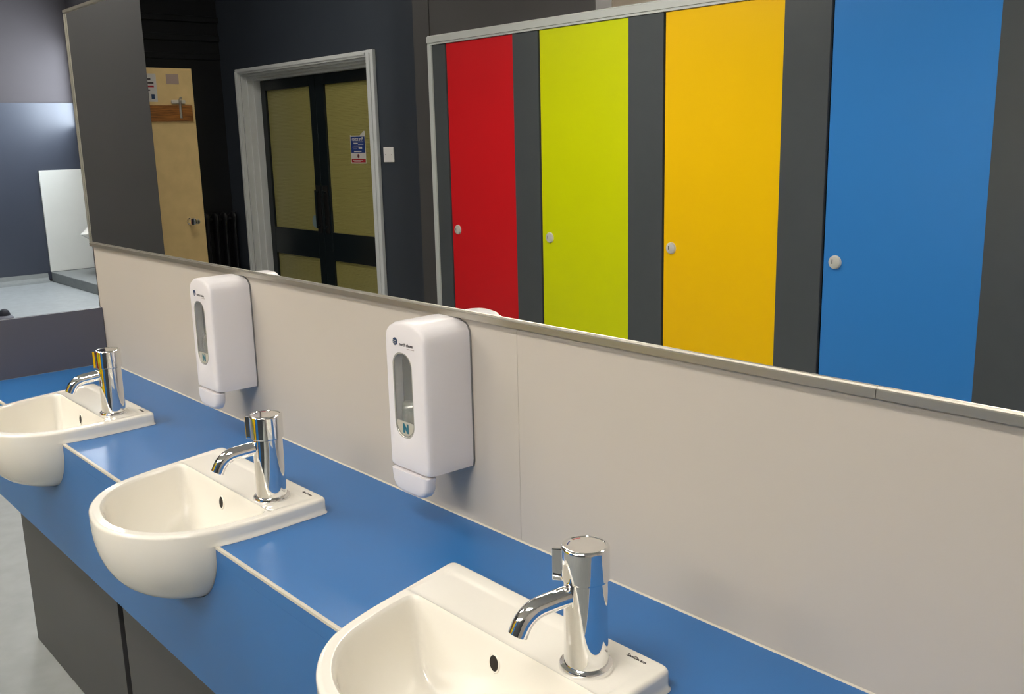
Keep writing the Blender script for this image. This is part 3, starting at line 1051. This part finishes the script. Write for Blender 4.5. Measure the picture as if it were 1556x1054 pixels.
# ------------------------------------------------------------------ open plywood door and radiator in the lobby
yd = bpy.data.objects.new('door_2', None)
YD1, YD0 = -2.204, -1.444
yd.location = (-7.20, YD1, 0)
link(yd)
tag(yd, 'open faded plywood door with a wooden hook board and round metal knob', kind='structure')
box('leaf', -0.04, 0.0, 0.0, YD0 - YD1, 0.006, 2.06, M_FADEDWOOD, yd, 0.003)
hb = box('hook_board', 0.0, 0.018, 0.025, 0.60, 1.678, 1.793, M_WOOD, yd, 0.002)
tag(hb, 'brown varnished wooden board')
hk = tube('coat_hook', [(0.019, 0.119, 1.70), (0.019, 0.119, 1.80), (0.024, 0.119, 1.835), (0.045, 0.119, 1.845)], 0.010, M_ALU, yd, 12)
kn = thing('x', (0, 0, 0), None, None)
bpy.data.objects.remove(kn)
lathe('door_knob', [(0.0, 0.0), (0.026, 0.0), (0.026, 0.005), (0.010, 0.008), (0.010, 0.03), (0.024, 0.036), (0.031, 0.05), (0.026, 0.064), (0.0, 0.068)],
      M_CHROME, yd, 32, (0.0, 0.118, 0.933), (0, R(90), 0))
lathe('keyhole_plate', [(0.0, 0.003), (0.012, 0.003), (0.017, 0.002), (0.018, 0.0)], M_ALU, yd, 24, (0.0, 0.055, 0.925), (0, R(90), 0))
box('keyhole', 0.003, 0.0035, 0.053, 0.057, 0.918, 0.932, M_BLACK, yd)
box('tape_patch', 0.0, 0.0008, 0.105, 0.20, 1.945, 2.018, M_MAUVEPAPER, yd)
box('draught_tube', 0.0, 0.02, 0.075, 0.18, 1.805, 1.832, M_CREAM, yd, 0.006)
nt_ = thing('paper_notice', (-7.199, -1.927, 1.818), 'white printed paper notice taped on the open plywood door', 'notice')
box('sheet', 0.0, 0.0006, 0.0, 0.21, 0.0, 0.20, M_PAPER, nt_)
for k, (y0, y1, z, h, m_) in enumerate(((0.04, 0.17, 0.155, 0.012, M_INK), (0.02, 0.19, 0.128, 0.012, M_INK), (0.02, 0.19, 0.103, 0.012, M_REDINK),
                                        (0.05, 0.16, 0.078, 0.010, M_INK), (0.02, 0.045, 0.02, 0.034, M_NAVYINK))):
    box('text_line', 0.0006, 0.0009, y0, y1, z, z + h, m_, nt_)

rd = thing('radiator', (XBLACK + 0.10, -2.50, 0), 'black column radiator on the dark wall behind the open plywood door', 'radiator')
for k in range(8):
    y = -0.30 + 0.083 * k
    pts = [(0, y, 0.10), (0, y, 0.16), (0, y, 0.88), (0, y, 0.915)]
    prof = [(0.0, 0.08), (0.022, 0.09), (0.028, 0.12), (0.024, 0.16), (0.019, 0.30), (0.019, 0.78), (0.024, 0.86), (0.027, 0.90), (0.018, 0.925), (0.0, 0.93)]
    o = lathe('column', prof, M_BLACKPAINT, rd, 14, (0, y, 0))
    o.scale = (2.2, 1, 1)
for z in (0.13, 0.87):
    tube('header_pipe', [(0, -0.30, z), (0, 0.28, z)], 0.016, M_BLACKPAINT, rd, 12)
for y in (-0.30, 0.281):
    box('foot', -0.03, 0.03, y - 0.012, y + 0.012, 0.0, 0.10, M_BLACKPAINT, rd, 0.003)

# ------------------------------------------------------------------ ceiling lights
def ceiling_light(x, y, z, lx, ly, strength, color, label, group, hung=False):
    t = thing('ceiling_light', (x, y, z), label, 'ceiling light', group)
    box('housing', -lx / 2 - 0.02, lx / 2 + 0.02, -ly / 2 - 0.02, ly / 2 + 0.02, 0.012, 0.06, M_WHITEPAINT, t, 0.004)
    m_ = mat('diffuser %.2f %.2f' % (strength, color[2]), (0.9, 0.9, 0.9, 1), 0.5, emit=color, estr=strength)
    box('diffuser', -lx / 2, lx / 2, -ly / 2, ly / 2, 0.0, 0.012, m_, t, 0.002)
    if hung:
        for sx in (-1, 1):
            tube('suspension_rod', [(sx * lx * 0.35, 0, 0.06), (sx * lx * 0.35, 0, CEIL - z)], 0.006, M_ALU, t, 10)

G1 = 'ceiling lights over the cubicles'
for x, where in ((-2.75, 'lime green and yellow doors'), (-0.95, 'end of the cubicle row')):
    ceiling_light(x, -3.25, CEIL_LOW - 0.06, 1.3, 0.45, CUBICLE_LIGHT, WARM, 'white ceiling light panel above the cubicles behind the ' + where, G1)
G3 = 'ceiling lights over the aisle'
for x, where in ((-0.6, 'near the closed end of the counter'), (-3.1, 'in front of the lime green cubicle door')):
    ceiling_light(x, -1.30, CEIL_LOW - 0.06, 1.2, 0.30, AISLE_LIGHT, WARM, 'white ceiling light panel over the aisle ' + where, G3)
ceiling_light(-5.8, -1.35, CEIL - 0.06, 1.2, 0.45, LOBBY_FILL, WARM, 'added white fill light panel between the grey screen wall and the double doors', None)  # added fill lamp that brightens the otherwise dim lobby
G2 = 'ceiling lights over the urinal side'
for x, where in ((-1.5, 'right behind the mirror partition'), (-4.5, 'just past the end of the mirror partition'), (-7.2, 'midway between mirror partition and urinal')):
    ceiling_light(x, 1.5, CEIL - 0.06, 1.2, 0.45, BACK_LIGHT, WARM, 'white ceiling light panel ' + where, G2)
ceiling_light(-9.7, 2.15, CEIL - 0.06, 1.2, 0.6, FAR_LIGHT, COOL, 'cool white ceiling light panel above the urinal step', None)

# high window over the urinals, daylight behind obscured glass
wn = bpy.data.objects.new('window_1', None)
wn.location = (-11.10, YUR, 1.70)
link(wn)
tag(wn, 'high obscured window over the urinals', kind='structure')
for a in (-0.70, 0.0):
    box('pane', a + 0.02, a + 0.68, -0.012, -0.006, 0.05, 0.95, mat('daylit obscured glass', (0.8, 0.85, 0.9, 1), 0.4, emit=DAY, estr=WINDOW_LIGHT), wn)
box('frame', -0.75, 0.75, -0.03, -0.001, 0.95, 1.0, M_WHITEPAINT, wn)
box('frame', -0.75, 0.75, -0.04, -0.001, 0.0, 0.05, M_WHITEPAINT, wn)
for xm in (-0.715, 0.0, 0.715):
    box('mullion', xm - 0.025, xm + 0.025, -0.03, -0.001, 0.05, 0.95, M_WHITEPAINT, wn)
